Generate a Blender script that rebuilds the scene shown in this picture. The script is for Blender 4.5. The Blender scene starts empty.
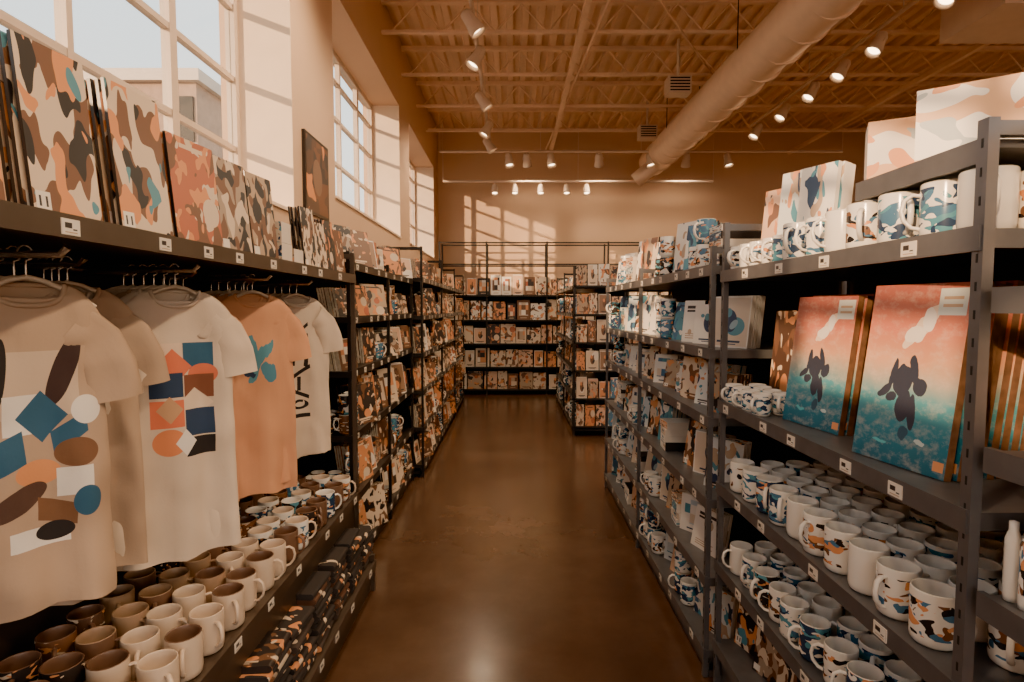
import bpy, math, random
from mathutils import Matrix, Vector, noise
R = random.Random(7)
scene = bpy.context.scene
T = Matrix.Translation
def RX(a): return Matrix.Rotation(a,4,'X')
def RY(a): return Matrix.Rotation(a,4,'Y')
def RZ(a): return Matrix.Rotation(a,4,'Z')
I4 = Matrix.Identity(4)

# ------------------------------------------------------------ materials
def newmat(name):
    m = bpy.data.materials.new(name); m.use_nodes = True
    nt = m.node_tree; p = nt.nodes['Principled BSDF']
    return m, nt, p
def c4(c): return (c[0],c[1],c[2],1)
def plain(name, col, rough=.5, metal=0, var=.12, nscale=8, bump=0, emis=None, es=0):
    m,nt,p = newmat(name)
    n = nt.nodes.new('ShaderNodeTexNoise'); n.inputs['Scale'].default_value=nscale; n.inputs['Detail'].default_value=4
    tc = nt.nodes.new('ShaderNodeTexCoord'); nt.links.new(tc.outputs['Object'], n.inputs['Vector'])
    r = nt.nodes.new('ShaderNodeValToRGB')
    r.color_ramp.elements[0].position=.3; r.color_ramp.elements[1].position=.7
    r.color_ramp.elements[0].color = c4([v*(1-var) for v in col]); r.color_ramp.elements[1].color=c4([min(1,v*(1+var)) for v in col])
    nt.links.new(n.outputs['Fac'], r.inputs['Fac']); nt.links.new(r.outputs['Color'], p.inputs['Base Color'])
    p.inputs['Roughness'].default_value=rough; p.inputs['Metallic'].default_value=metal
    if emis:
        p.inputs['Emission Color'].default_value=c4(emis); p.inputs['Emission Strength'].default_value=es
    return m

def VM(nt,op,a,b=None,scale=None):
    n=nt.nodes.new('ShaderNodeVectorMath'); n.operation=op
    for i,x in enumerate((a,b)):
        if x is None: continue
        if isinstance(x,tuple): n.inputs[i].default_value=x
        else: nt.links.new(x,n.inputs[i])
    if scale is not None: n.inputs['Scale'].default_value=scale
    return n.outputs['Value'] if op=='LENGTH' else n.outputs[0]
def MA(nt,op,a,b=0.0):
    n=nt.nodes.new('ShaderNodeMath'); n.operation=op
    for i,x in enumerate((a,b)):
        if isinstance(x,(int,float)): n.inputs[i].default_value=x
        else: nt.links.new(x,n.inputs[i])
    return n.outputs[0]
def MIX(nt,f,a,b):
    n=nt.nodes.new('ShaderNodeMixRGB')
    for i,x in enumerate((f,a,b)):
        if isinstance(x,(int,float)): n.inputs[i].default_value=x
        elif isinstance(x,tuple): n.inputs[i].default_value=c4(x)
        else: nt.links.new(x,n.inputs[i])
    return n.outputs[0]

def uvnodes(nt, fract=False, distort=0, dscale=4):
    tc = nt.nodes.new('ShaderNodeTexCoord'); out = tc.outputs['UV']; raw = out
    if fract: out=VM(nt,'FRACTION',out)
    if distort:
        n = nt.nodes.new('ShaderNodeTexNoise'); n.inputs['Scale'].default_value=dscale; n.inputs['Detail'].default_value=3
        nt.links.new(raw,n.inputs['Vector'])
        out=VM(nt,'ADD',out,VM(nt,'SCALE',VM(nt,'SUBTRACT',n.outputs['Color'],(.5,.5,.5)),scale=distort))
    return raw, VM(nt,'MULTIPLY',out,(1,1,0))

def shape_layers(nt, vec, col_socket, shapes):
    for (kind,cx,cy,rx,ry,rot,col) in shapes:
        mp = nt.nodes.new('ShaderNodeMapping'); mp.vector_type='TEXTURE'
        mp.inputs['Location'].default_value=(cx,cy,0); mp.inputs['Rotation'].default_value=(0,0,math.radians(rot)); mp.inputs['Scale'].default_value=(rx,ry,1)
        nt.links.new(vec, mp.inputs['Vector'])
        if kind=='e': val=VM(nt,'LENGTH',mp.outputs[0])
        else:
            s = nt.nodes.new('ShaderNodeSeparateXYZ'); nt.links.new(VM(nt,'ABSOLUTE',mp.outputs[0]),s.inputs[0])
            val=MA(nt,'MAXIMUM' if kind=='b' else 'ADD',s.outputs[0],s.outputs[1])
        col_socket=MIX(nt,MA(nt,'LESS_THAN',val,1.0),col_socket,col)
    return col_socket

def ramp(nt, fac, stops, interp='CONSTANT'):
    r = nt.nodes.new('ShaderNodeValToRGB'); cr=r.color_ramp; cr.interpolation=interp
    while len(cr.elements)>1: cr.elements.remove(cr.elements[-1])
    cr.elements[0].position=stops[0][0]; cr.elements[0].color=c4(stops[0][1])
    for p,c in stops[1:]:
        e=cr.elements.new(p); e.color=c4(c)
    nt.links.new(fac,r.inputs['Fac']); return r.outputs['Color']

def printmat(name, bases, blobs, discs=(), shapes=(), rough=.4, stretch=(1,1,1), band=None, bandcol=None, tiles=None, frame=None):
    m,nt,p = newmat(name)
    raw, loc = uvnodes(nt, fract=True)
    cell=VM(nt,'FLOOR',raw)
    wn=nt.nodes.new('ShaderNodeTexWhiteNoise'); wn.noise_dimensions='3D'; nt.links.new(cell,wn.inputs['Vector'])
    k=len(bases); col=ramp(nt,wn.outputs['Value'],[(i/k,c) for i,c in enumerate(bases)])
    base=col
    if tiles:
        pal,sx,sy=tiles
        g=VM(nt,'FLOOR',VM(nt,'MULTIPLY',loc,(sx,sy,0)))
        w3=nt.nodes.new('ShaderNodeTexWhiteNoise'); w3.noise_dimensions='3D'; nt.links.new(VM(nt,'ADD',g,VM(nt,'SCALE',cell,scale=17.0)),w3.inputs['Vector'])
        tc=ramp(nt,w3.outputs['Value'],[(i/len(pal),c) for i,c in enumerate(pal)])
        s=nt.nodes.new('ShaderNodeSeparateXYZ'); nt.links.new(VM(nt,'ABSOLUTE',VM(nt,'SUBTRACT',loc,(.5,.55,0))),s.inputs[0])
        ins=MA(nt,'MULTIPLY',MA(nt,'LESS_THAN',s.outputs[0],.36),MA(nt,'LESS_THAN',s.outputs[1],.33))
        col=MIX(nt,ins,col,tc)
    vec=VM(nt,'MULTIPLY',VM(nt,'ADD',raw,VM(nt,'SCALE',cell,scale=3.37)),stretch)
    for i,(bc,thr,sc) in enumerate(blobs):
        n=nt.nodes.new('ShaderNodeTexNoise'); n.inputs['Scale'].default_value=sc; n.inputs['Detail'].default_value=.6; n.inputs['Distortion'].default_value=.5
        nt.links.new(VM(nt,'ADD',vec,(13.1*i+3,7.7*i,5.3*i)),n.inputs['Vector'])
        col=MIX(nt,MA(nt,'GREATER_THAN',n.outputs['Fac'],thr),col,bc)
    for i,(dc,rad) in enumerate(discs):
        w2=nt.nodes.new('ShaderNodeTexWhiteNoise'); w2.noise_dimensions='3D'; nt.links.new(VM(nt,'ADD',cell,(0,0,3.3+i)),w2.inputs['Vector'])
        cen=VM(nt,'ADD',VM(nt,'SCALE',w2.outputs['Color'],scale=.7),(.15,.15,0))
        d=VM(nt,'LENGTH',VM(nt,'MULTIPLY',VM(nt,'SUBTRACT',loc,VM(nt,'MULTIPLY',cen,(1,1,0))),(1,1.35,0)))
        col=MIX(nt,MA(nt,'LESS_THAN',d,MA(nt,'MULTIPLY',w2.outputs['Value'],rad)),col,dc)
    if band:
        s=nt.nodes.new('ShaderNodeSeparateXYZ'); nt.links.new(loc,s.inputs[0])
        inb=MA(nt,'MULTIPLY',MA(nt,'GREATER_THAN',s.outputs[1],band[0]),MA(nt,'LESS_THAN',s.outputs[1],band[1]))
        col=MIX(nt,inb,bandcol or base,col)
    if frame:
        s=nt.nodes.new('ShaderNodeSeparateXYZ'); nt.links.new(VM(nt,'ABSOLUTE',VM(nt,'SUBTRACT',loc,(.5,.5,0))),s.inputs[0])
        col=MIX(nt,MA(nt,'GREATER_THAN',MA(nt,'MAXIMUM',s.outputs[0],s.outputs[1]),frame[1]),col,frame[0])
    if shapes: col = shape_layers(nt, loc, col, shapes)
    nt.links.new(col,p.inputs['Base Color']); p.inputs['Roughness'].default_value=rough
    return m

CR=(.70,.56,.42); WH=(.80,.74,.66); BK=(.025,.022,.024); BR=(.19,.09,.05); OR=(.70,.29,.12); NV=(.03,.055,.11); TL=(.09,.27,.34); BL=(.07,.17,.28); TN=(.48,.34,.23); RD=(.48,.14,.07); DK=(.038,.031,.03); PK=(.72,.46,.31)
lab=('b',.14,.09,.10,.055,0,WH)
P_camo = printmat('print_abstract_cream',[CR,CR,TN],[(BR,.54,3.2),(BK,.58,3.0),(OR,.60,3.6),(TL,.68,3.4)],shapes=[lab,('b',.14,.09,.06,.03,0,DK),('b',.14,.09,.03,.05,0,WH)])
P_camo2= printmat('print_abstract_grey',[TN,CR,(.4,.3,.22)],[(BR,.53,4),(BK,.56,4),(CR,.60,4)],shapes=[lab])
P_red  = printmat('print_red',[RD,OR,(.55,.2,.1)],[(CR,.60,4),(BR,.58,4),(OR,.58,5)],discs=[(CR,.2)],shapes=[('b',.5,.92,.25,.02,0,CR)])
P_dark = printmat('print_dark',[DK,DK,BR,(.10,.05,.035)],[(BR,.57,4),(OR,.64,4),(CR,.65,5)],discs=[(OR,.22)],shapes=[('b',.5,.14,.28,.02,0,CR),('b',.5,.09,.18,.012,0,CR)])
P_warm = printmat('print_warm',[CR,OR,TN,DK,PK],[(BR,.57,3),(OR,.61,4),(DK,.63,4)],discs=[(CR,.25),(RD,.2)],shapes=[('b',.5,.9,.28,.02,0,DK)])
P_cream= printmat('print_cream',[CR,PK,WH,CR,TN],[(BR,.60,3),(OR,.62,3.5),(DK,.66,4)],discs=[(RD,.22)],shapes=[('b',.5,.12,.3,.02,0,BR),('b',.5,.06,.2,.012,0,BR)])
P_blue = printmat('print_blue',[WH,(.60,.66,.67),TL,NV],[(BL,.58,3),(TL,.61,4),(WH,.62,3),(NV,.65,4)],discs=[(OR,.16)],shapes=[('b',.5,.9,.28,.018,0,NV)])
P_white= printmat('print_white',[WH,WH,CR,(.68,.69,.66)],[(TL,.63,3),(TN,.62,3.5),(NV,.65,3.5),(OR,.67,4)],discs=[(TN,.2)],shapes=[('b',.3,.1,.2,.018,0,BK),('b',.25,.05,.14,.01,0,BK)])
P_navy = printmat('print_navy',[NV,DK,BL],[(TL,.60,4),(WH,.63,5),(OR,.66,5)],discs=[(WH,.15)])
P_geoW = printmat('print_geometric_warm',[CR,DK,BR,WH],[],tiles=([OR,BR,CR,DK,RD,TN,WH],3,4),shapes=[('b',.5,.1,.25,.02,0,TN)])
P_geoB = printmat('print_geometric_blue',[WH,WH,CR,(.66,.70,.70)],[],tiles=([TL,WH,NV,(.5,.57,.6),CR,BL,WH],3,4),shapes=[('b',.5,.1,.25,.02,0,NV)])
fig=[('e',.5,.52,.17,.22,10,BR),('e',.44,.68,.09,.09,0,OR),('e',.6,.45,.12,.07,40,DK),('e',.58,.68,.05,.12,-20,BR)]
P_figW = printmat('print_figure_warm',[CR,PK,OR,(.3,.17,.1)],[],discs=[(WH,.35)],shapes=fig+[('b',.5,.12,.3,.02,0,DK),('b',.5,.07,.2,.01,0,DK)],frame=(WH,.46))
P_figB = printmat('print_figure_blue',[WH,(.62,.68,.68),WH,CR],[],discs=[(TL,.35)],shapes=[('e',.5,.52,.17,.22,10,NV),('e',.44,.68,.09,.09,0,TL),('e',.6,.45,.12,.07,40,(.3,.42,.46)),('b',.5,.12,.3,.02,0,NV),('b',.5,.07,.2,.01,0,NV)],frame=(WH,.47))
P_text = printmat('print_text_card',[WH,WH,CR],[],discs=[(TN,.3)],shapes=[('b',.5,.84,.34,.035,0,DK),('b',.42,.75,.26,.025,0,DK),('b',.5,.2,.34,.012,0,TN),('b',.46,.15,.30,.012,0,TN),('b',.5,.10,.34,.012,0,TN)])
mgW=(.80,.75,.68)
M_blue = printmat('mug_glaze_blue',[mgW],[(BL,.52,4),(TL,.57,4.5),(NV,.58,4.5),(mgW,.60,5)],rough=.18,stretch=(1.6,1,1),band=(.10,.90),bandcol=mgW)
M_navy = printmat('mug_glaze_navy',[NV,BL,DK],[(TL,.58,5),(mgW,.62,5),(OR,.66,6)],rough=.2,stretch=(1.6,1,1))
M_art  = printmat('mug_glaze_art',[mgW],[(BR,.61,4.5),(BK,.60,4.5),(BL,.62,5),(OR,.64,5)],rough=.18,stretch=(1.6,1,1),band=(.18,.83),bandcol=mgW)
M_sp   = printmat('mug_glaze_speckle',[(.12,.07,.05),DK,BR],[(CR,.64,9),(OR,.68,9)],rough=.25)
M_cream= plain('mug_cream',(.64,.50,.38),.3,var=.05)
M_white= plain('mug_white',mgW,.2,var=.03)
M_brown= plain('mug_brown',(.17,.095,.065),.3)
M_tan  = plain('mug_tan',(.38,.24,.15),.3)

wall_m = plain('painted_wall',(.62,.42,.28),.75,var=.03,nscale=1.5)
reveal_m = plain('window_reveal_paint',(.80,.64,.49),.7,var=.03)
frame_m = plain('window_frame_white',(.62,.50,.40),.5,var=.03)
deck_m = plain('ceiling_deck_paint',(.74,.51,.35),.55,var=.06,nscale=3)
joist_m= plain('joist_paint',(.76,.54,.38),.55,var=.05)
duct_m = plain('duct_paint',(.80,.60,.44),.4,var=.05)
blk_m  = plain('black_steel',(.03,.026,.024),.4,.3)
dks_m  = plain('dark_brown_steel',(.11,.084,.068),.42,.5)
gry_m  = plain('grey_steel',(.16,.16,.17),.38,.5,var=.08,nscale=20)
slot_m = plain('slot_dark',(.02,.02,.02),.6)
tag_m  = printmat('price_tag',[(.75,.7,.62),(.7,.64,.56)],[],shapes=[('b',.35,.6,.2,.18,0,DK),('b',.72,.35,.12,.05,0,DK),('b',.5,.15,.35,.04,0,TN)])
back_m = plain('back_panel',(.06,.042,.033),.7)
paper_m= plain('paper_edge',(.58,.48,.37),.8,var=.2,nscale=60)
wood_m = plain('stretcher_wood',(.20,.10,.055),.6,var=.3,nscale=40)
blkedge= plain('black_edge',(.03,.026,.026),.3)
card_m = plain('white_card',(.74,.66,.57),.6,var=.04)
bulb_m = plain('lamp_lens',(1,.85,.6),.4,emis=(1,.72,.42),es=9)
wht_fix= plain('fixture_white',(.66,.52,.41),.4,var=.04)
chrome = plain('hanger_metal',(.5,.46,.42),.25,.9,var=.03)
hang_w = plain('hanger_wood',(.62,.5,.38),.4)

def glass():
    m = bpy.data.materials.new('window_glass'); m.use_nodes=True; nt=m.node_tree; nt.nodes.clear()
    o=nt.nodes.new('ShaderNodeOutputMaterial'); mx=nt.nodes.new('ShaderNodeMixShader'); t=nt.nodes.new('ShaderNodeBsdfTransparent'); g=nt.nodes.new('ShaderNodeBsdfGlossy')
    g.inputs['Roughness'].default_value=.03; mx.inputs[0].default_value=.04; t.inputs['Color'].default_value=(.90,.93,.94,1)
    nt.links.new(t.outputs[0],mx.inputs[1]); nt.links.new(g.outputs[0],mx.inputs[2]); nt.links.new(mx.outputs[0],o.inputs[0]); return m
glass_m = glass()

def floor_mat():
    m,nt,p=newmat('polished_concrete')
    tc=nt.nodes.new('ShaderNodeTexCoord')
    n=nt.nodes.new('ShaderNodeTexNoise'); n.inputs['Scale'].default_value=1.6; n.inputs['Detail'].default_value=8; n.inputs['Roughness'].default_value=.65
    nt.links.new(tc.outputs['Object'],n.inputs['Vector'])
    c=ramp(nt,n.outputs['Fac'],[(.25,(.068,.037,.024)),(.5,(.098,.055,.036)),(.78,(.14,.083,.055))],'LINEAR')
    nt.links.new(c,p.inputs['Base Color'])
    n2=nt.nodes.new('ShaderNodeTexNoise'); n2.inputs['Scale'].default_value=5; n2.inputs['Detail'].default_value=6; nt.links.new(tc.outputs['Object'],n2.inputs['Vector'])
    mr=nt.nodes.new('ShaderNodeMapRange'); mr.inputs['To Min'].default_value=.14; mr.inputs['To Max'].default_value=.30; nt.links.new(n2.outputs['Fac'],mr.inputs['Value'])
    nt.links.new(mr.outputs[0],p.inputs['Roughness']); p.inputs['Specular IOR Level'].default_value=.7
    return m
floor_m=floor_mat()

def fabric(name,col,shapes=(),distort=0):
    m,nt,p=newmat(name)
    raw,loc=uvnodes(nt,False,distort,6)
    if shapes: s=shape_layers(nt,loc,tuple(col),shapes)
    else:
        rgb=nt.nodes.new('ShaderNodeRGB'); rgb.outputs[0].default_value=c4(col); s=rgb.outputs[0]
    tc=nt.nodes.new('ShaderNodeTexCoord'); n=nt.nodes.new('ShaderNodeTexNoise'); n.inputs['Scale'].default_value=160; nt.links.new(tc.outputs['Object'],n.inputs['Vector'])
    b=nt.nodes.new('ShaderNodeBump'); b.inputs['Strength'].default_value=.15; b.inputs['Distance'].default_value=.002
    nt.links.new(n.outputs['Fac'],b.inputs['Height']); nt.links.new(b.outputs['Normal'],p.inputs['Normal'])
    nt.links.new(s,p.inputs['Base Color']); p.inputs['Roughness'].default_value=.9
    return m
TB=(.47,.33,.23); TW=(.66,.53,.41); PE=(.66,.33,.18)
F_beige=fabric('fabric_beige',TB); F_white=fabric('fabric_white',TW); F_peach=fabric('fabric_peach',PE); F_rust=fabric('fabric_rust',(.5,.22,.11))
F_grey=fabric('fabric_taupe',(.34,.26,.2))
DB=(.035,.11,.19)
F_g1=fabric('fabric_beige_print',TB,[
 ('b',.50,.70,.30,.10,0,(.60,.46,.34)),
 ('e',.26,.72,.13,.055,65,BK),('e',.70,.74,.16,.06,40,(.05,.03,.03)),('b',.42,.61,.13,.06,0,WH),('d',.54,.60,.17,.08,0,DB),('b',.72,.545,.12,.035,15,DB),
 ('e',.84,.61,.11,.045,0,WH),('e',.76,.48,.15,.045,0,BR),('b',.28,.49,.14,.05,10,DB),('e',.50,.43,.15,.04,0,OR),('b',.74,.39,.12,.045,0,WH),
 ('e',.36,.35,.20,.04,10,(.09,.05,.04)),('b',.62,.30,.13,.035,-8,BR),('e',.82,.32,.10,.05,0,DB),('b',.5,.23,.20,.03,0,WH),('e',.60,.24,.13,.03,0,BK)])
CO=(.70,.18,.09)
F_g2=fabric('fabric_white_print',TW,[
 ('b',.38,.76,.15,.05,0,(.74,.56,.42)),('b',.68,.76,.14,.05,0,DB),('d',.44,.72,.18,.07,0,CO),('e',.72,.69,.14,.04,0,CO),
 ('b',.38,.655,.15,.045,0,NV),('b',.68,.645,.14,.045,0,(.22,.08,.05)),('d',.64,.58,.18,.06,0,(.76,.6,.45)),('b',.38,.55,.15,.05,0,CO),('d',.40,.565,.12,.05,0,(.55,.32,.18)),
 ('b',.68,.51,.14,.05,0,NV),('e',.39,.445,.15,.05,0,(.70,.24,.10)),('b',.68,.42,.14,.035,0,BK),('d',.54,.44,.10,.05,0,WH)])
F_g3=fabric('fabric_peach_print',PE,[('e',.55,.68,.2,.045,30,TL),('e',.46,.73,.08,.07,-20,TL),('e',.66,.61,.10,.05,0,(.08,.25,.34)),('e',.36,.65,.13,.025,-10,NV)],distort=.15)
F_g4=fabric('fabric_white_text',TW,[('b',.5,.78,.16,.012,20,BK),('b',.62,.74,.03,.035,0,BK),('b',.38,.72,.03,.035,20,BK),('b',.5,.66,.16,.012,0,BK),('b',.40,.61,.03,.035,0,BK),('b',.60,.60,.03,.035,-15,BK),('b',.5,.53,.16,.013,15,BK),('b',.5,.46,.03,.045,0,BK),('b',.5,.40,.15,.012,-10,BK),('e',.5,.33,.14,.03,0,BK),('e',.5,.33,.08,.015,0,TW),('b',.5,.26,.16,.012,0,BK)])

def sunset():
    m,nt,p=newmat('sunset_canvas_art')
    raw,loc=uvnodes(nt,True,.10,5)
    sp=nt.nodes.new('ShaderNodeSeparateXYZ'); nt.links.new(loc,sp.inputs[0])
    c=ramp(nt,sp.outputs[1],[(0,(.012,.10,.16)),(.18,(.02,.18,.26)),(.36,(.08,.31,.36)),(.48,(.46,.40,.32)),(.58,(.70,.36,.21)),(.75,(.64,.20,.12)),(1,(.42,.12,.09))],'LINEAR')
    n3=nt.nodes.new('ShaderNodeTexNoise'); n3.inputs['Scale'].default_value=7; n3.inputs['Detail'].default_value=8; n3.inputs['Roughness'].default_value=.7; nt.links.new(VM(nt,'MULTIPLY',raw,(1,2.2,1)),n3.inputs['Vector'])
    mr=nt.nodes.new('ShaderNodeMapRange'); mr.inputs['From Min'].default_value=.48; mr.inputs['From Max'].default_value=.72; mr.inputs['To Max'].default_value=.5; nt.links.new(n3.outputs['Fac'],mr.inputs['Value'])
    c=MIX(nt,mr.outputs[0],c,(.72,.58,.46))
    F=(.035,.04,.065)
    s=shape_layers(nt,loc,c,[('e',.58,.76,.20,.05,35,(.80,.64,.5)),('e',.52,.72,.10,.05,10,(.82,.74,.65)),('e',.64,.80,.06,.06,0,(.82,.76,.7)),
      ('e',.46,.46,.10,.09,10,F),('e',.35,.50,.035,.09,-15,F),('e',.56,.53,.04,.09,20,F),('e',.64,.44,.07,.05,0,F),('e',.28,.40,.08,.03,20,F),('e',.50,.33,.07,.08,0,F),('e',.60,.30,.04,.09,10,F),('e',.55,.19,.05,.04,0,(.03,.08,.13)),('e',.36,.36,.06,.03,0,F),('e',.72,.16,.05,.015,0,(.5,.6,.6)),('e',.3,.12,.08,.010,0,(.1,.45,.5))])
    raw2,loc2=uvnodes(nt,True)
    s=shape_layers(nt,loc2,s,[('b',.84,.90,.13,.07,0,(.62,.66,.64)),('b',.84,.92,.09,.008,0,TN),('b',.84,.88,.09,.008,0,TN),('b',.93,.06,.05,.025,0,OR)])
    n=nt.nodes.new('ShaderNodeTexNoise'); n.inputs['Scale'].default_value=40; n.inputs['Detail'].default_value=5; nt.links.new(raw2,n.inputs['Vector'])
    b=nt.nodes.new('ShaderNodeBump'); b.inputs['Strength'].default_value=.2; b.inputs['Distance'].default_value=.002; nt.links.new(n.outputs['Fac'],b.inputs['Height']); nt.links.new(b.outputs['Normal'],p.inputs['Normal'])
    nt.links.new(s,p.inputs['Base Color']); p.inputs['Roughness'].default_value=.5
    return m
sun_art=sunset()
pack_art=printmat('pack_art',[WH],[((.70,.40,.22),.53,1.8),(OR,.60,2.2),((.42,.45,.45),.60,2.4)],shapes=[('b',.93,.7,.035,.2,0,DK),('b',.86,.80,.02,.1,0,DK),('b',.8,.12,.14,.05,0,DK),('b',.8,.12,.02,.06,0,WH),('b',.72,.12,.01,.06,0,WH)])

# ------------------------------------------------------------ mesh builder
class B:
    def __init__(s): s.v=[]; s.f=[]; s.u=[]; s.m=[]; s.mi=[]; s.sm=[]
    def mid(s,mat):
        if mat not in s.m: s.m.append(mat)
        return s.m.index(mat)
    def add(s,vs,fs,mat,uvs=None,M=I4,smooth=False):
        o=len(s.v); s.v.extend([tuple(M@Vector(v)) for v in vs]); k=s.mid(mat)
        for i,f in enumerate(fs):
            s.f.append([a+o for a in f]); s.mi.append(k); s.sm.append(smooth)
            s.u.append(uvs[i] if uvs else [(0,0)]*len(f))
    def box(s,a,b,mat,M=I4,front=None):
        x0,y0,z0=[min(a[i],b[i]) for i in range(3)]; x1,y1,z1=[max(a[i],b[i]) for i in range(3)]
        vs=[(x0,y0,z0),(x1,y0,z0),(x1,y1,z0),(x0,y1,z0),(x0,y0,z1),(x1,y0,z1),(x1,y1,z1),(x0,y1,z1)]
        fs=[(0,1,5,4),(1,2,6,5),(2,3,7,6),(3,0,4,7),(4,5,6,7),(3,2,1,0)]
        k,l=R.randint(0,60),R.randint(0,60)
        q=[(k+.001,l+.001),(k+.999,l+.001),(k+.999,l+.999),(k+.001,l+.999)]
        if front is None: s.add(vs,fs,mat,[q]*6,M)
        else:
            s.add(vs,[fs[0],fs[2]],front,[q,q],M); s.add(vs,[fs[i] for i in (1,3,4,5)],mat,[q]*4,M)
    def tube(s,pts,r,mat,n=8,M=I4,cap=True,ry=None):
        pts=[Vector(p) for p in pts]; vs=[];fs=[]
        for i,p in enumerate(pts):
            t=(pts[min(i+1,len(pts)-1)]-pts[max(i-1,0)]).normalized()
            ref=Vector((0,1,0)) if abs(t.y)<.9 else Vector((0,0,1))
            a=t.cross(ref).normalized(); c=a.cross(t).normalized()
            for j in range(n):
                an=2*math.pi*j/n; vs.append(tuple(p+a*math.cos(an)*r+c*math.sin(an)*(ry or r)))
        for i in range(len(pts)-1):
            for j in range(n):
                fs.append((i*n+j,i*n+(j+1)%n,(i+1)*n+(j+1)%n,(i+1)*n+j))
        s.add(vs,fs,mat,None,M,True)
        if cap: s.add(vs,[tuple(range(n-1,-1,-1)),tuple(range((len(pts)-1)*n,len(pts)*n))],mat,None,M)
    def lathe(s,prof,mat,n=20,M=I4,uvoff=None,h=1):
        vs=[];fs=[];us=[]
        for (r,z) in prof:
            for j in range(n):
                a=2*math.pi*j/n; vs.append((r*math.cos(a),r*math.sin(a),z))
        k,l=uvoff or (0,0)
        for i in range(len(prof)-1):
            for j in range(n):
                fs.append((i*n+j,i*n+(j+1)%n,(i+1)*n+(j+1)%n,(i+1)*n+j))
                u0=k+.001+j/n*.998;u1=k+.001+(j+1)/n*.998;v0=l+.002+prof[i][1]/h*.99;v1=l+.002+prof[i+1][1]/h*.99
                us.append([(u0,v0),(u1,v0),(u1,v1),(u0,v1)])
        s.add(vs,fs,mat,us,M,True)
    def obj(s,name,parent=None):
        me=bpy.data.meshes.new(name); me.from_pydata(s.v,[],s.f)
        for m in s.m: me.materials.append(m)
        uv=me.uv_layers.new(name='UVMap')
        flat=[c for f in s.u for p in f for c in p]; uv.data.foreach_set('uv',flat)
        me.polygons.foreach_set('material_index',s.mi); me.polygons.foreach_set('use_smooth',s.sm); me.update()
        o=bpy.data.objects.new(name,me); scene.collection.objects.link(o)
        if parent: o.parent=parent
        return o

def mug(b,x,y,z,outer,inner=None,r=.042,h=.108,ang=None,n=18):
    inner=inner or M_white; ang=R.uniform(0,6.28) if ang is None else ang
    M=T((x,y,z))@RZ(ang); off=(R.randint(0,40),R.randint(0,40))
    b.lathe([(r*.2,0.001),(r*.84,0),(r*.95,.005),(r,.018),(r,h-.006),(r*.985,h-.001)],outer,n,M,off,h)
    b.lathe([(r*.985,h-.001),(r*.95,h+.001),(r*.91,h-.002),(r*.90,h-.02),(r*.88,.02),(r*.7,.010),(.0005,.009)],inner,n,M)
    hp=[(r-.004,0,h*.80),(r+.012,0,h*.83),(r+.026,0,h*.74),(r+.031,0,h*.55),(r+.027,0,h*.38),(r+.013,0,h*.24),(r-.004,0,h*.20)]
    b.tube(hp,.0045,inner if outer in (M_blue,M_art,M_navy,M_sp) else outer,6,M,ry=.0065)

def mug_array(name,xs,ys,z,pick,jit=.008,skip=0,h=.108,r=.042,angf=None):
    b=B()
    for y in ys:
        for x in xs:
            if R.random()<skip: continue
            o,i=pick(x,y); mug(b,x+R.uniform(-jit,jit),y+R.uniform(-jit,jit),z,o,i,r,h,angf() if angf else None)
    return b.obj(name)

def board(b,M,w,h,t,front,side):
    b.box((0,0,0),(w,t,h),side,M,front)
def stack(b,side,x,y0,z,w,h,n,t,fronts,edge,lean=.12,yaw=0,gap=.003):
    if side<0: base=T((x,y0,z))@RZ(math.pi/2-yaw)
    else: base=T((x,y0+w,z))@RZ(-math.pi/2+yaw)
    for i in range(n):
        hh=h*R.uniform(.985,1.0) if n>1 else h
        M=base@T((R.uniform(-.004,.004),i*(t+gap),0))@RX(-lean)
        board(b,M,w,hh,t,R.choice(fronts) if i else fronts[0],edge)
def arange(a,b,s):
    o=[];v=a
    while v<b-1e-6: o.append(v); v+=s
    return o

def rack(name,x0,x1,y0,y1,levels,posts,mat,ztop,backm=back_m,lip=.045,tags=True,postw=.022):
    b=B(); s=1 if x1>x0 else -1
    for z in levels:
        b.box((x0+s*.012,y0+.004,z-.018),(x1,y1-.004,z),mat)
        b.box((x0,y0+.002,z-lip+.006),(x0+s*.012,y1-.002,z+.006),mat)
        b.box((x0+s*.012,y0+.004,z-.034),(x1,y0+.016,z-.018),mat); b.box((x0+s*.012,y1-.016,z-.034),(x1,y1-.004,z-.018),mat)
        if tags:
            y=y0+R.uniform(.05,.2)
            while y<y1-.07:
                w=.042; zc=z-lip/2+.004
                vs=[(x0-s*.002,y,zc-.014),(x0-s*.002,y+w,zc-.014),(x0-s*.002,y+w,zc+.014),(x0-s*.002,y,zc+.014)]
                k=R.randint(0,30)
                q=[(k+.01,k+.01),(k+.99,k+.01),(k+.99,k+.99),(k+.01,k+.99)]
                if s>0: q=[q[1],q[0],q[3],q[2]]
                b.add(vs,[(0,1,2,3)],tag_m,[q]); b.box((x0-s*.0018,y-.001,zc-.015),(x0,y+w+.001,zc+.015),card_m)
                y+=R.uniform(.16,.34)
    for py in posts:
        for px in (x0+s*.014,x1-s*.02):
            b.box((px-.010,py-postw/2,0),(px+.010,py+postw/2,ztop),mat)
        for z in arange(.08,ztop-.03,.05):
            b.box((x0+s*.004-s*.0008,py-.002,z),(x0+s*.005,py+.002,z+.016),slot_m)
        b.box((x0+s*.016,py-.01,ztop-.03),(x1,py+.01,ztop-.005),mat)
        b.box((x0+s*.016,py-.01,.03),(x1,py+.01,.06),mat)
    b.box((x1,y0,.02),(x1+s*.012,y1,ztop-.02),backm)
    b.box((x0+s*.03,y0+.01,0),(x0+s*.045,y1-.01,min(levels)-.02),mat)
    return b.obj(name)

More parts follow.
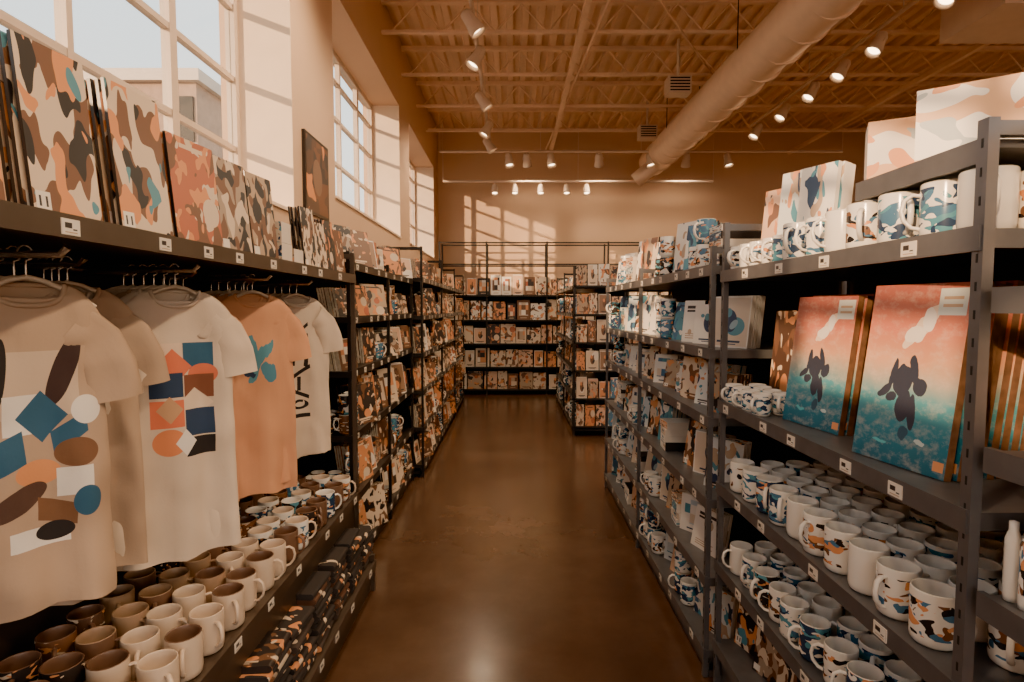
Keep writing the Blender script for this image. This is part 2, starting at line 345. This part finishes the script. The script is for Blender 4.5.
# ------------------------------------------------------------ room
HC=4.85; XL=-1.4; XR=7.0; YB=10.7; YF=-3.6
b=B(); b.box((XL-.5,YF-.3,-.1),(XR+.3,YB+.3,0),floor_m); b.obj('floor')
b=B(); b.box((-60,-60,-.3),(60,60,-.12),plain('asphalt',(.3,.25,.2),.9)); b.obj('ground_outside')
wins=[(-2.6,-.4,2.15),(.2,3.65,2.15),(4.5,7.1,2.42),(7.75,10.15,2.42)]; WT=4.05
b=B(); XO=XL-.45
b.box((XO,YF,0),(XL,YB+.3,2.1),wall_m); b.box((XO,YF,WT),(XL,YB+.3,HC+.1),wall_m)
yy=YF
for (a,c,sz) in wins:
    b.box((XO,yy,2.1),(XL,a,WT),wall_m); b.box((XO,a,2.1),(XL,c,sz),wall_m); yy=c
b.box((XO,yy,2.1),(XL,YB+.3,WT),wall_m)
b.obj('wall_left')
b=B(); b.box((XL,YB,0),(XR+.3,YB+.3,HC+.1),wall_m); b.obj('wall_back')
b=B(); b.box((XR,YF,0),(XR+.3,YB,HC+.1),wall_m); b.obj('wall_right')
b=B()
b.box((XL,YF-.2,0),(XR,YF,.3),wall_m); b.box((XL,YF-.2,4.2),(XR+.3,YF,HC+.1),wall_m); b.box((XR-.3,YF-.2,.3),(XR+.3,YF,4.2),wall_m)
for x in arange(XL,XR-.4,1.6): b.box((x,YF-.14,.3),(x+.07,YF-.04,4.2),frame_m)
b.obj('wall_front')
for i,(a,c,SZ) in enumerate(wins):
    b=B(); X=XL-.36; F=.05
    b.box((X-.03,a,SZ),(X+.03,a+F,WT),frame_m); b.box((X-.03,c-F,SZ),(X+.03,c,WT),frame_m)
    b.box((X-.03,a+F,SZ),(X+.03,c-F,SZ+F+.02),frame_m); b.box((X-.03,a+F,WT-F),(X+.03,c-F,WT),frame_m)
    n=max(3,round((c-a)/.68)); pw=(c-a)/n
    for k in range(1,n):
        w=.03 if (n-k)%2 else .016
        b.box((X-.024,a+k*pw-w,SZ+F),(X+.024,a+k*pw+w,WT-F),frame_m)
    for z in (2.55,2.98,3.42,3.78):
        if z>SZ+.2: b.box((X-.02,a+F,z-.016),(X+.02,c-F,z+.016),frame_m)
    b.box((X-.003,a+F,SZ+F),(X+.003,c-F,WT-F),glass_m)
    b.box((X+.03,a,SZ),(XL+.015,c,SZ+.02),reveal_m)
    b.box((X+.03,c-.008,SZ+.02),(XL,c,WT),reveal_m); b.box((X+.03,a,SZ+.02),(XL,a+.008,WT),reveal_m)
    b.obj('window_%d'%(i+1))
b=B(); b.box((XL,9.45,0),(XL+.012,9.9,.1),wall_m); b.obj('baseboard_left')
b=B(); bm=plain('brick_facade',(.42,.28,.2),.9,nscale=3); b.box((-19,20,-.12),(-11,26,9.4),bm); b.box((-19.2,19.8,9.4),(-10.8,26.2,9.8),frame_m)
for x in arange(-18.4,-11.8,1.6):
    for z in (1.5,4.5,7.3): b.box((x,19.93,z),(x+.9,20,z+1.6),slot_m); b.box((x-.1,19.88,z-.12),(x+1,20,z),frame_m)
b.obj('neighbouring_building')

b=B(); vs=[];fs=[]; x=XL-.1; prof=[]
while x<XR+.2:
    prof+=[(x,HC),(x+.07,HC),(x+.09,HC+.05),(x+.16,HC+.05)]; x+=.18
for (px,pz) in prof: vs+= [(px,YF-.2,pz),(px,YB+.2,pz)]
for i in range(len(prof)-1): fs.append((2*i,2*i+1,2*i+3,2*i+2))
b.add(vs,fs,deck_m); b.box((XL-.4,YF-.3,HC+.1),(XR+.3,YB+.3,HC+.2),deck_m); b.obj('ceiling')
b=B()
for y in arange(.7,10.5,1.1):
    b.box((XL,y-.03,HC-.05),(XR,y+.03,HC-.001),joist_m); b.box((XL,y-.025,HC-.36),(XR,y+.025,HC-.33),joist_m)
    x=XL+.1;up=False
    while x<XR-.35:
        z0,z1=(HC-.05,HC-.34) if up else (HC-.34,HC-.05)
        b.tube([(x,y,z0),(x+.28,y,z1)],.010,joist_m,5); x+=.28; up=not up
b.obj('ceiling_joists')
b=B()
for x in (.72,3.3,5.2): b.box((x-.03,YF,HC-.42),(x+.03,YB,HC-.365),joist_m)
b.obj('ceiling_bridging_beams')
b=B(); dx,dz=2.5,4.14
b.tube([(dx+.15,2.5,dz),(dx+.05,6.5,dz),(dx,10.15,dz)],.24,duct_m,28)
y=2.6
while y<10.1:
    b.tube([(dx+.15-.0185*(y-2.5),y,dz),(dx+.15-.0185*(y-2.5),y+.02,dz)],.252,duct_m,28); y+=.42
for y in (3.5,6,8.5):
    xx=dx+.15-.0185*(y-2.5); b.tube([(xx-.24,y,dz),(xx-.24,y,HC)],.006,blk_m,5); b.tube([(xx+.24,y,dz),(xx+.24,y,HC)],.006,blk_m,5)
b.tube([(dx,9.7,dz-.1),(dx-.25,9.85,dz-.3),(dx-.35,9.9,dz-.38)],.13,duct_m,16)
b.obj('ventilation_duct')
def vent(x,y,z):
    b=B(); b.box((x-.14,y,z-.1),(x+.14,y+.2,z+.1),wht_fix)
    for k in range(5): b.box((x-.12,y-.006,z-.08+k*.036),(x+.12,y,z-.065+k*.036),slot_m)
    b.tube([(x,y+.1,z+.1),(x,y+.1,HC)],.02,wht_fix,6); b.obj('air_vent')
vent(2.05,7.0,4.28); vent(2.15,9.0,4.33)
b=B(); b.box((4.0,4.7,4.02),(4.95,5.4,4.38),wht_fix); b.box((4.15,4.69,4.10),(4.8,4.7,4.30),slot_m); b.tube([(4.1,5.3,4.38),(4.1,5.3,4.48)],.01,blk_m,5); b.tube([(4.85,5.3,4.38),(4.85,5.3,4.48)],.01,blk_m,5); b.obj('hvac_unit')
b=B(); b.tube([(1.25,-1,4.46),(.95,5,4.46),(.62,10.6,4.46)],.016,joist_m,8)
b.tube([(-.2,3,4.44),(4.6,10.4,4.44)],.012,joist_m,6); b.tube([(XL,9.3,4.42),(XR,9.3,4.42)],.014,joist_m,6); b.obj('ceiling_conduits')

LC=(1,.74,.48)
def spot_lamp(parent,loc,d,energy):
    l=bpy.data.lights.new('spot_bulb','SPOT'); l.energy=energy; l.color=LC; l.spot_size=math.radians(125); l.spot_blend=.8; l.shadow_soft_size=.08
    o=bpy.data.objects.new('spot_bulb',l); scene.collection.objects.link(o); o.location=loc
    o.rotation_euler=Vector(d).to_track_quat('-Z','Y').to_euler(); o.parent=parent
def head(p,d,energy=0,drop=.14,sc=1.25):
    d=Vector(d).normalized(); b=B(); p=Vector(p); c=p-Vector((0,0,drop))
    b.tube([p,c+Vector((0,0,.03))],.008,wht_fix,6)
    Q=d.to_track_quat('Z','Y').to_matrix().to_4x4(); M=T(c)@Q@Matrix.Scale(sc,4)
    b.lathe([(.0005,-.09),(.035,-.09),(.045,-.07),(.048,-.01),(.062,.06),(.062,.085),(.056,.085),(.046,.05)],wht_fix,16,M)
    b.lathe([(.048,.055),(.0005,.055)],bulb_m,16,M)
    b.tube([(-.052,0,0),(-.055,0,-.03),(0,0,-.1),(.055,0,-.03),(.052,0,0)],.005,wht_fix,5,M)
    o=b.obj('track_spotlight')
    if energy: spot_lamp(o,c+d*.12,d,energy)
def track(p0,p1):
    b=B(); p0=Vector(p0);p1=Vector(p1); b.tube([p0,p1],.022,wht_fix,6)
    n=max(2,int((p1-p0).length/1.6))
    for i in range(n+1):
        q=p0.lerp(p1,i/n); b.tube([q,(q.x,q.y,HC)],.005,wht_fix,5)
    b.obj('light_track')
ZT=4.25; E=125
track((-.36,-2,ZT),(-.36,9.3,ZT))
for i,y in enumerate([-1.5,.2,3.6,5.2,5.9,7.1,8.2,9.0]):
    head((-.36,y,ZT),((.55,.05,-.8) if i%2 else (-.45,-.15,-.85)),E)
track((3.55,2,ZT),(3.55,8.5,ZT))
for i,y in enumerate([4.7,5.6,6.2,6.8,7.5,8.3]):
    head((3.55,y,ZT),(-.5,-.1,-.8),E if i%2 else 0)
track((-1.2,9.5,4.15),(5.5,9.5,4.15))
for i,x in enumerate([-.05,.25,.65,1.45,2.3,2.9,3.6]): head((x,9.5,4.15),(.1,.55 if i%2 else -.2,-.8),45 if i%2 else 0)
track((-1.2,9.9,3.75),(3.5,9.9,3.75))
for i,x in enumerate([-.3,.05,.5,.95,1.3]): head((x,9.9,3.75),(0,-.3,-.8),0,sc=1)
track((2.0,-2,ZT),(2.0,2.2,ZT))  # extra out-of-view track and heads, added to make up light in the near aisle
for y in (-1.5,-.3,.9,2.0): head((2.0,y,ZT),(-.55,.2,-.8),E)

# ------------------------------------------------------------ LEFT near rack: clothes
XF=-.83; XW=-1.36
rack('clothing_rack_shelving',XF,XW,.15,3.0,[.55,1.72],[.17,2.985],dks_m,1.84)
rack('low_display_shelf',-.75,XW,.15,3.02,[.16],[.17,3.0],dks_m,.2)
ARMS=[1.20,1.70,2.21,2.66]
b=B(); b.tube([(-1.3,.18,1.665),(-1.3,2.96,1.665)],.011,chrome,10)
for y in (.3,1.35,2.44,2.9): b.tube([(-1.3,y,1.665),(-1.3,y,1.69)],.008,chrome,6)
for y in ARMS: b.tube([(-1.35,y,1.665),(-.96,y,1.665),(-.945,y,1.68)],.009,chrome,8)
for y in (1.46,1.97,2.44): b.tube([(-1.35,y,1.665),(-1.12,y,1.665),(-1.105,y,1.68)],.009,chrome,8)
b.obj('hanging_rail')

def tshirt(y,x,mat,base,yaw=0,L=.80,W=.155,top=1.60,hi=False,seed=0):
    b=B(); M=T((x,y,top))@RZ(yaw); n=56 if hi else 32
    rows=[]; nr=32 if hi else 16; NK=.064
    for i in range(nr+1): rows.append((-L+(L-.065)*i/nr,W,None))
    for k in range(1,7):
        t=k/6; rows.append((-.065+.065*math.sin(t*math.pi/2)**.9,W*(1-t)+NK*t,t))
    vs=[]
    for (z,w,t) in rows:
        low=min(1,max(0,(-z-.1)/(L-.1)))
        ww=w*(1+.07*low) if t is None else w
        for j in range(n):
            a=2*math.pi*j/n; ca,sa=math.cos(a),math.sin(a)
            px=ww*math.copysign(abs(ca)**.8,ca)
            dd=.020+.006*low; dd=dd if t is None else dd*(1-.2*t)+.010*t
            fold=(.014*low+.002)*math.sin(px*46+seed*1.7+z*2.2)+.010*low*math.sin(px*23-z*3+seed)
            fold+=.018*noise.noise(Vector((px*9+z*3,z*5-px*2,seed*3.3)))
            fold+=.010*noise.noise(Vector((px*24+z*6,z*13,seed*1.3)))
            if t is not None: fold*=(1-t)
            py=dd*sa+fold; zz=z
            if t is not None: zz-= .045*max(0,-sa)*t*t
            if z<=-L+1e-6: zz+=.008*math.sin(px*22+seed)
            vs.append((px,py,zz))
    fs=[];us=[]
    for i in range(len(rows)-1):
        for j in range(n):
            q=(i*n+j,i*n+(j+1)%n,(i+1)*n+(j+1)%n,(i+1)*n+j); fs.append(q)
            mid=math.sin(2*math.pi*(j+.5)/n); off=0 if mid<0 else 7
            us.append([(vs[k][0]/(2*W)+.5+off,1+vs[k][2]/L) for k in q])
    b.add(vs,fs,mat,us,M,True)
    last=[vs[(len(rows)-1)*n+j] for j in range(n)]; b.tube(last+[last[0]],.006,base,6,M,cap=False)
    for sx in (-1,1):
        P=[Vector((sx*(W-.060),0,-.092)),Vector((sx*(W-.018),0,-.125)),Vector((sx*(W+.010),0,-.185)),Vector((sx*(W+.022),0,-.265))]
        vs2=[];fs2=[];m=22;K=10
        for i in range(K):
            t=i/(K-1)*3; k=min(2,int(t)); f=t-k; c=P[k].lerp(P[k+1],f)
            dA=(P[k+1]-P[k]).normalized(); dB=(P[min(3,k+2)]-P[min(2,k+1)]).normalized(); d=dA.lerp(dB,f).normalized()
            nrm=Vector((-d.z*sx,0,d.x*sx)).normalized(); tt=i/(K-1)
            hw=.058+.002*tt; hd=.018+.005*tt
            for j in range(m):
                a=2*math.pi*j/m
                w2=hd*(1+.25*math.sin(3*a+seed+tt*4))
                q=c+nrm*math.cos(a)*hw+Vector((0,1,0))*(math.sin(a)*w2+.010*noise.noise(Vector((tt*4,a,seed)))); vs2.append(tuple(q))
        for i in range(K-1):
            for j in range(m): fs2.append((i*m+j,i*m+(j+1)%m,(i+1)*m+(j+1)%m,(i+1)*m+j))
        b.add(vs2,fs2,base,[[(9,9)]*4]*len(fs2),M,True)
    b.tube([(-.12,0,-.048),(-.07,0,-.012),(-.03,0,.008),(0,0,.016),(.03,0,.008),(.07,0,-.012),(.12,0,-.048)],.006,hang_w,8,M)
    hk=[(0,0,.012),(0,0,.04)]+[(.0135*math.sin(t),0,.067-.0165*math.cos(t)) for t in [0.0,.7,1.4,2.1,2.8,3.4,4.0,4.6]]
    b.tube(hk,.0025,chrome,6,M)
    b.obj('hanging_tshirt')

sd=0
def arm(y0,front,base,alts,L=.8,yaw=.70,n=6,x=-1.02,top=1.60,W=.148,dx=.038):
    global sd
    for i in range(n):
        sd+=1; bs=base if i==0 else R.choice(alts)
        tshirt(y0+R.uniform(-.004,.004)+i*.010,x-i*dx,front if i==0 else bs,bs,yaw+(R.uniform(-.07,.07) if i else 0),L=L*(R.uniform(.95,1.02) if i else 1),top=top,hi=i==0,seed=sd,W=W)
arm(ARMS[0],F_g1,F_beige,[F_beige,F_beige,F_grey],L=.71,W=.130,yaw=.90,x=-1.035)
arm(1.46,F_beige,F_beige,[F_beige,F_white],L=.76,x=-1.15,n=4,W=.14,dx=.03)
arm(ARMS[1],F_g2,F_white,[F_white,F_white,F_beige],L=.82)
arm(1.97,F_peach,F_peach,[F_peach,F_rust],L=.78,x=-1.15,n=4,dx=.03)
arm(ARMS[2],F_g3,F_peach,[F_peach,F_peach,F_rust],L=.79)
arm(2.44,F_white,F_white,[F_white,F_peach],L=.77,x=-1.15,n=4,dx=.03)
arm(ARMS[3],F_g4,F_white,[F_white,F_grey],L=.76,n=5)

def pickL(x,y):
    if y>2.1: return R.choice([(M_sp,M_brown),(M_navy,M_white),(M_brown,M_brown),(M_art,M_cream)])
    if x<-1.05: return R.choice([(M_brown,M_brown),(M_tan,M_tan),(M_sp,M_brown),(M_brown,M_tan)])
    return R.choice([(M_cream,M_brown),(M_cream,M_cream),(M_tan,M_brown),(M_cream,M_cream),(M_cream,M_brown)])
mug_array('coffee_mugs_brown',[-.895,-1.01,-1.125,-1.24],arange(1.0,2.95,.118),.551,pickL,angf=lambda:R.uniform(-1.2,.8),h=.116,r=.046)

def folded(b,x,y,z,w,d,n,mats,rot=0):
    for i in range(n):
        t=.024; M=T((x+R.uniform(-.01,.01),y+R.uniform(-.01,.01),z+i*(t+.001)))@RZ(rot+R.uniform(-.08,.08))
        prof=[]
        for k in range(9):
            a=-math.pi/2+math.pi*k/8; prof.append((w/2-.012+.012*math.cos(a),t/2+t/2*math.sin(a)))
        prof=prof+[(-p[0],p[1]) for p in reversed(prof)]
        n2=len(prof); vs=[(p[0],-d/2,p[1]) for p in prof]+[(p[0],d/2,p[1]) for p in prof]
        m=R.choice(mats); fs=[(k,(k+1)%n2,(k+1)%n2+n2,k+n2) for k in range(n2)]
        k0=R.randint(0,50); f=lambda v:(k0+(v[0]+w/2)/w*.98+.01,k0+(v[1]+d/2)/d*.98+.01)
        b.add(vs,fs,m,[[f(vs[i2]) for i2 in q] for q in fs],M,False)
        b.add(vs,[tuple(range(n2-1,-1,-1)),tuple(range(n2,2*n2))],m,[[(k0+.5,k0+.5)]*n2]*2,M)
F_black=fabric('fabric_black',(.035,.03,.03))
P_tee=printmat('folded_tee_print',[DK,DK,(.06,.045,.04)],[(OR,.64,4),(CR,.66,4)],rough=.9)
P_tee2=printmat('folded_tee_brown',[BR,DK,(.12,.06,.04)],[(CR,.64,4),(DK,.6,4)],rough=.9)
b=B()
for y in arange(1.0,2.95,.235):
    for x in (-.90,-1.17):
        folded(b,x,y+.1,.162,.24,.2,R.randint(5,10),[P_tee,P_tee2,F_black,P_tee] if y>1.9 else [P_tee,P_camo2,P_dark,F_black])
b.obj('folded_tshirt_stacks')

b=B()
spec=[(.80,.17,.36,P_camo,4),(1.05,.15,.34,P_camo,4),(1.29,.16,.35,P_camo,6),(1.50,.19,.30,P_red,5),(1.73,.16,.30,P_camo2,5),(1.94,.16,.30,P_camo2,6)]
for (y,w,h,f,n) in spec:
    stack(b,-1,-.885,y,1.722,w,h,n,.008,[f],blkedge,lean=.10,yaw=.12,gap=.008)
b.obj('poster_stacks')
b=B()
b.box((-.98,2.16,1.722),(-.88,2.26,1.80),card_m,front=P_white); b.box((-.98,2.16,1.802),(-.88,2.25,1.88),card_m,front=P_white)
b.box((-.98,2.28,1.722),(-.88,2.38,1.79),card_m,front=P_cream)
b.obj('small_boxes')
b=B()
y=2.42
while y<2.9:
    stack(b,-1,-.885,y,1.722,.11,R.uniform(.22,.28),4,.008,[R.choice([P_warm,P_camo2,P_dark])],blkedge,.1,.15,.007); y+=.14
b.obj('art_prints')
b=B(); b.box((XL,3.80,2.2),(XL+.02,4.28,2.74),blkedge); 
vs=[(XL+.021,3.82,2.22),(XL+.021,4.26,2.22),(XL+.021,4.26,2.72),(XL+.021,3.82,2.72)]
P_post=printmat('wall_poster_art',[(.06,.05,.05)],[(BR,.5,2),((.12,.07,.05),.55,3),(OR,.66,3)],shapes=[('e',.5,.5,.2,.25,20,(.25,.15,.1))])
b.add(vs,[(0,1,2,3)],P_post,[[(3.01,3.01),(3.99,3.01),(3.99,3.99),(3.01,3.99)]]); b.obj('wall_poster')

def fill(name,side,x,y0,y1,levels,tops,mats,edges,wr=(.14,.24),dens=.96,mugs=None,mugp=.0,yr=(.15,.5)):
    b=B(); sg=-1 if side>0 else 1
    for z,tz in zip(levels,tops):
        y=y0+.03
        while y<y1-.12:
            w=min(R.uniform(*wr),y1-.03-y)
            if R.random()<mugp:
                yy=y+.05
                for k in range(2):
                    if yy+.05<y1:
                        for q in range(3): mug(b,x-sg*(.06+q*.1),yy,z+.001,R.choice(mugs),M_white,n=12)
                        if tz-z>.27 and R.random()<.5: mug(b,x-sg*.06,yy,z+.112,R.choice(mugs),M_white,n=12)
                    yy+=.1
                y+=.21; continue
            if R.random()<dens:
                h=(tz-z-.06)*R.uniform(.66,.97)
                m=R.choice(mats)
                if R.random()<.18:
                    zz=z+.001
                    while zz+.035<z+h*.8:
                        t=R.uniform(.025,.05)
                        M=T((x-sg*.17,y+w/2,zz))@RZ(-side*math.pi/2+R.uniform(-.1,.1))
                        b.box((-w/2+.01,-.12,0),(w/2-.01,.1,t-.001),R.choice(edges+[m]),M,front=R.choice(mats)); zz+=t
                else:
                    stack(b,side,x-sg*(.05+R.uniform(0,.03)),y,z+.001,w,h,R.randint(4,8),.012,[m],R.choice(edges),R.uniform(.08,.2),R.uniform(*yr),.004)
            y+=w+R.uniform(.01,.025)
    return b.obj(name)
WM=[P_warm,P_dark,P_camo2,P_red,P_dark,P_geoW,P_figW,P_dark]
lv=[.12,.48,.84,1.2,1.5,1.8]; tp=lv[1:]+[2.10]
rack('wall_shelving_unit',-.88,XW,3.06,5.0,lv,[3.08,4.05,4.98],blk_m,1.86)
fill('boxed_prints',-1,-.88,3.06,5.0,lv,tp,WM,[blkedge,paper_m],mugs=[M_navy,M_sp],mugp=.12)
lv2=[.12,.46,.80,1.14,1.48,1.82]; tp2=lv2[1:]+[2.10]
rack('wall_shelving_unit',-.80,XW,5.04,9.4,lv2,[5.06,6.5,7.95,9.38],blk_m,2.1)
fill('boxed_prints',-1,-.80,5.04,9.4,lv2,tp2,WM+[P_cream],[blkedge,paper_m],mugs=[M_navy,M_sp],mugp=.06)

# ------------------------------------------------------------ RIGHT racks
XRF=.82; XRB=1.36
rack('steel_shelving_unit',XRF,XRB,.99,2.22,[.2,.53,.85,1.18,1.69],[1.0,2.20],gry_m,1.88,postw=.024)
b=B(); b.box((XRF+.03,1.015,1.835),(XRB-.035,1.40,1.85),gry_m); b.box((XRF+.026,1.015,1.812),(XRF+.038,1.40,1.856),gry_m); b.box((XRF+.03,1.388,1.815),(XRB-.035,1.40,1.835),gry_m); b.box((XRB-.06,1.38,1.69),(XRB-.035,1.40,1.835),gry_m); b.obj('top_shelf')
rack('steel_shelving_unit',XRF+.01,XRB,.1,.975,[.45,.75,1.04,1.30,1.58],[.12],gry_m,1.88)
rack('steel_shelving_unit',.80,XRB,2.26,4.8,[.12,.43,.76,1.10,1.38,1.72],[2.28,3.55,4.78],gry_m,1.80)
def pickR(x,y): return R.choice([(M_blue,M_white),(M_art,M_white),(M_art,M_white),(M_white,M_white)])
mug_array('coffee_mugs_patterned',[.99,1.09,1.195,1.29],arange(1.06,2.15,.105),.851,pickR,jit=.004,angf=lambda:R.uniform(2.2,5.2))
for k,y in enumerate(arange(1.14,2.15,.108)):
    b=B(); mug(b,.885+R.uniform(-.004,.004),y,.851,[M_art,M_art,M_white,M_art,M_art,M_white,M_blue,M_navy,M_blue,M_art][k%10],M_white,.044,.114,R.choice([-1.2,-.9,-2.2,-1.6,3.5]),28); b.obj('coffee_mug')
mug_array('coffee_mugs_blue',[.885,.985,1.09,1.195,1.29],arange(1.04,2.15,.107),.531,lambda x,y:R.choice([(M_blue,M_white),(M_navy,M_white),(M_white,M_white),(M_blue,M_white),(M_art,M_white)]),angf=lambda:R.uniform(2.2,5.2))
mug_array('coffee_mugs_white',[.885,.995],arange(1.06,1.74,.112),1.691,lambda x,y:R.choice([(M_white,M_white),(M_blue,M_white),(M_art,M_white),(M_art,M_white)]),h=.115,r=.045,angf=lambda:R.uniform(2.6,4.6))
mug_array('espresso_mugs',[.87],arange(1.81,2.18,.085),1.691,pickR,h=.09,r=.036,angf=lambda:R.uniform(2.6,4.6))
b=B()
for (y,w,h,x) in [(1.44,.15,.25,1.08),(1.61,.15,.30,1.08),(1.78,.13,.33,.95),(1.93,.12,.35,.95),(2.07,.11,.31,.95)]:
    stack(b,1,x,y,1.692,w,h,4,.018,[R.choice([P_white,P_figB,P_cream,P_geoB,P_blue])],card_m,.12,.45,.003)
b.obj('small_canvases')
b=B(); b.box((0,0,0),(.27,.16,.165),card_m,T((.875,1.24,1.852))@RZ(-.62),front=pack_art); b.obj('boxed_print_pack')
b=B(); b.box((0,0,0),(.16,.10,.145),card_m,T((.86,1.38,1.852))@RZ(-.5),front=pack_art); b.obj('boxed_print_pack')
b=B(); 
for i in range(6): b.box((0,0,i*.028),(.17,.10,i*.028+.027),card_m,T((1.14,1.06,1.852))@RZ(-.1+R.uniform(-.04,.04)),front=P_white)
b.obj('boxed_print_pack')
def canvases(y0,x,w,h,n):
    b=B()
    for i in range(n):
        M=T((x,y0+w,1.182))@RZ(-math.pi/2+.17)@T((R.uniform(-.004,.006),i*.026,0))@RX(-.13)
        b.box((0,0,0),(w,.019,h*R.uniform(.97,1)),wood_m,M,front=sun_art)
    b.obj('sunset_canvas')
canvases(1.165,.875,.255,.435,8)
canvases(1.60,.90,.25,.415,8)
b=B()
for y in (1.88,2.04): stack(b,1,1.0,y,1.182,.14,.36,7,.012,[P_dark],blkedge,.08,.1,.004)
b.obj('wrapped_prints')
mug_array('espresso_mugs',[.865,.94],arange(1.92,2.19,.078),1.181,lambda x,y:(M_blue,M_white),h=.075,r=.032,angf=lambda:R.uniform(2.6,4.6))
b=B()
for y in arange(1.02,2.1,.17): stack(b,1,.90,y,.202,.15,R.uniform(.2,.27),8,.014,[R.choice([P_dark,P_camo,P_warm,P_camo2])],paper_m,.14,.35,.004)
b.obj('art_print_stacks')
b=B()
for z,h in [(.752,.22),(1.302,.2),(1.582,.3)]:
    for y in (.45,.62,.79): stack(b,1,.90,y,z,.15,h,8,.014,[R.choice([P_dark,P_cream,P_white])],card_m,.06,.1,.003)
b.obj('art_print_stacks')
b=B()
for i in range(12):
    for j in range(6):
        x=.87+i*.03; y=.80+j*.03
        b.lathe([(.0005,0),(.011,0),(.012,.01),(.012,.11),(.007,.125),(.007,.14),(.0005,.142)],M_white if (i+j)%2 else M_art,10,T((x,y,1.041)),(i,j),.14)
b.obj('paint_tubes')
lr=[.12,.43,.76,1.10,1.38,1.72]; tr=lr[1:]+[2.10]
fill('art_prints',1,.80,2.26,4.8,lr,tr,[P_white,P_figB,P_geoB,P_text,P_blue,P_figB,P_blue,P_cream,P_camo],[card_m,card_m,blkedge],wr=(.12,.2),mugs=[M_blue,M_navy,M_art],mugp=.16,yr=(.3,.65))
lf=[.12,.46,.80,1.14,1.48,1.82]
rack('end_shelving_unit',.74,1.4,6.83,9.4,lf,[6.85,8.1,9.38],blk_m,2.05)
fill('boxed_prints',1,.74,6.9,9.4,lf,lf[1:]+[2.06],[P_warm,P_dark,P_cream,P_navy,P_figW,P_geoW],[blkedge,paper_m],mugs=[M_navy],mugp=.05)
b=B()
for z in lf:
    x=.78
    while x<1.3:
        w=R.uniform(.09,.16)
        for i in range(2): board(b,T((x,6.73+i*.016,z+.001))@RX(-.05),w,R.uniform(.2,.27),.012,R.choice([P_navy,P_warm,P_cream,P_dark,P_figW]),paper_m)
        x+=w+.015
b.obj('boxed_prints')
b=B()
for z in lf: b.box((.74,6.70,z-.02),(1.4,6.82,z),blk_m)
for x in (.75,1.39): b.box((x-.01,6.70,0),(x+.01,6.72,2.05),blk_m)
b.obj('end_display_shelves')

b=B(); bl=[.1,.5,.92,1.34,1.78]
for z in bl:
    b.box((-1.3,9.95,z-.03),(3.4,10.4,z),blk_m)
for x in (-1.28,-.45,.62,1.7,2.6,3.38):
    for y in (9.97,10.38): b.box((x-.014,y-.014,0),(x+.014,y+.014,2.72),blk_m)
for z in (2.32,2.7): b.box((-1.3,9.96,z-.012),(3.4,9.985,z+.012),blk_m); b.box((-1.3,10.37,z-.012),(3.4,10.39,z+.012),blk_m)
b.box((-1.3,10.4,0),(3.4,10.41,1.8),back_m); b.obj('back_shelving_unit')
b=B()
for z,tz in zip(bl,bl[1:]+[2.22]):
    x=-1.22
    while x<3.2:
        w=R.uniform(.15,.27); m=R.choice([P_cream,P_figW,P_cream,P_cream,P_warm,P_geoW]); hh=(tz-z-.07)*R.uniform(.75,1)
        for i in range(3): board(b,T((x,9.99+i*.02,z+.001))@RX(-.07),w,hh,.016,m,paper_m)
        x+=w+R.uniform(.01,.03)
b.obj('art_book_displays')

# ------------------------------------------------------------ light
s=bpy.data.lights.new('sun','SUN'); s.energy=8; s.color=(1,.60,.32); s.angle=math.radians(.8)
o=bpy.data.objects.new('sun',s); scene.collection.objects.link(o); o.rotation_euler=Vector((.65,.72,-.24)).to_track_quat('-Z','Y').to_euler()
w=bpy.data.worlds.new('world'); scene.world=w; w.use_nodes=True; nt=w.node_tree; bg=nt.nodes['Background']
tc=nt.nodes.new('ShaderNodeTexCoord'); sp=nt.nodes.new('ShaderNodeSeparateXYZ'); nt.links.new(tc.outputs['Generated'],sp.inputs[0])
col=ramp(nt,sp.outputs[2],[(0,(1,.78,.58)),(.22,(.92,.86,.79)),(.5,(.78,.83,.86))],'LINEAR'); nt.links.new(col,bg.inputs['Color']); bg.inputs['Strength'].default_value=2.2

cam=bpy.data.cameras.new('camera'); co=bpy.data.objects.new('camera',cam); scene.collection.objects.link(co)
co.location=(0,0,1.55); co.rotation_euler=(math.radians(90-3.37),0,0); cam.lens=19.7; cam.sensor_width=36; cam.clip_start=.02
scene.camera=co
scene.view_settings.view_transform='AgX'
try: scene.view_settings.look='AgX - Punchy'
except Exception: pass
scene.view_settings.exposure=.9
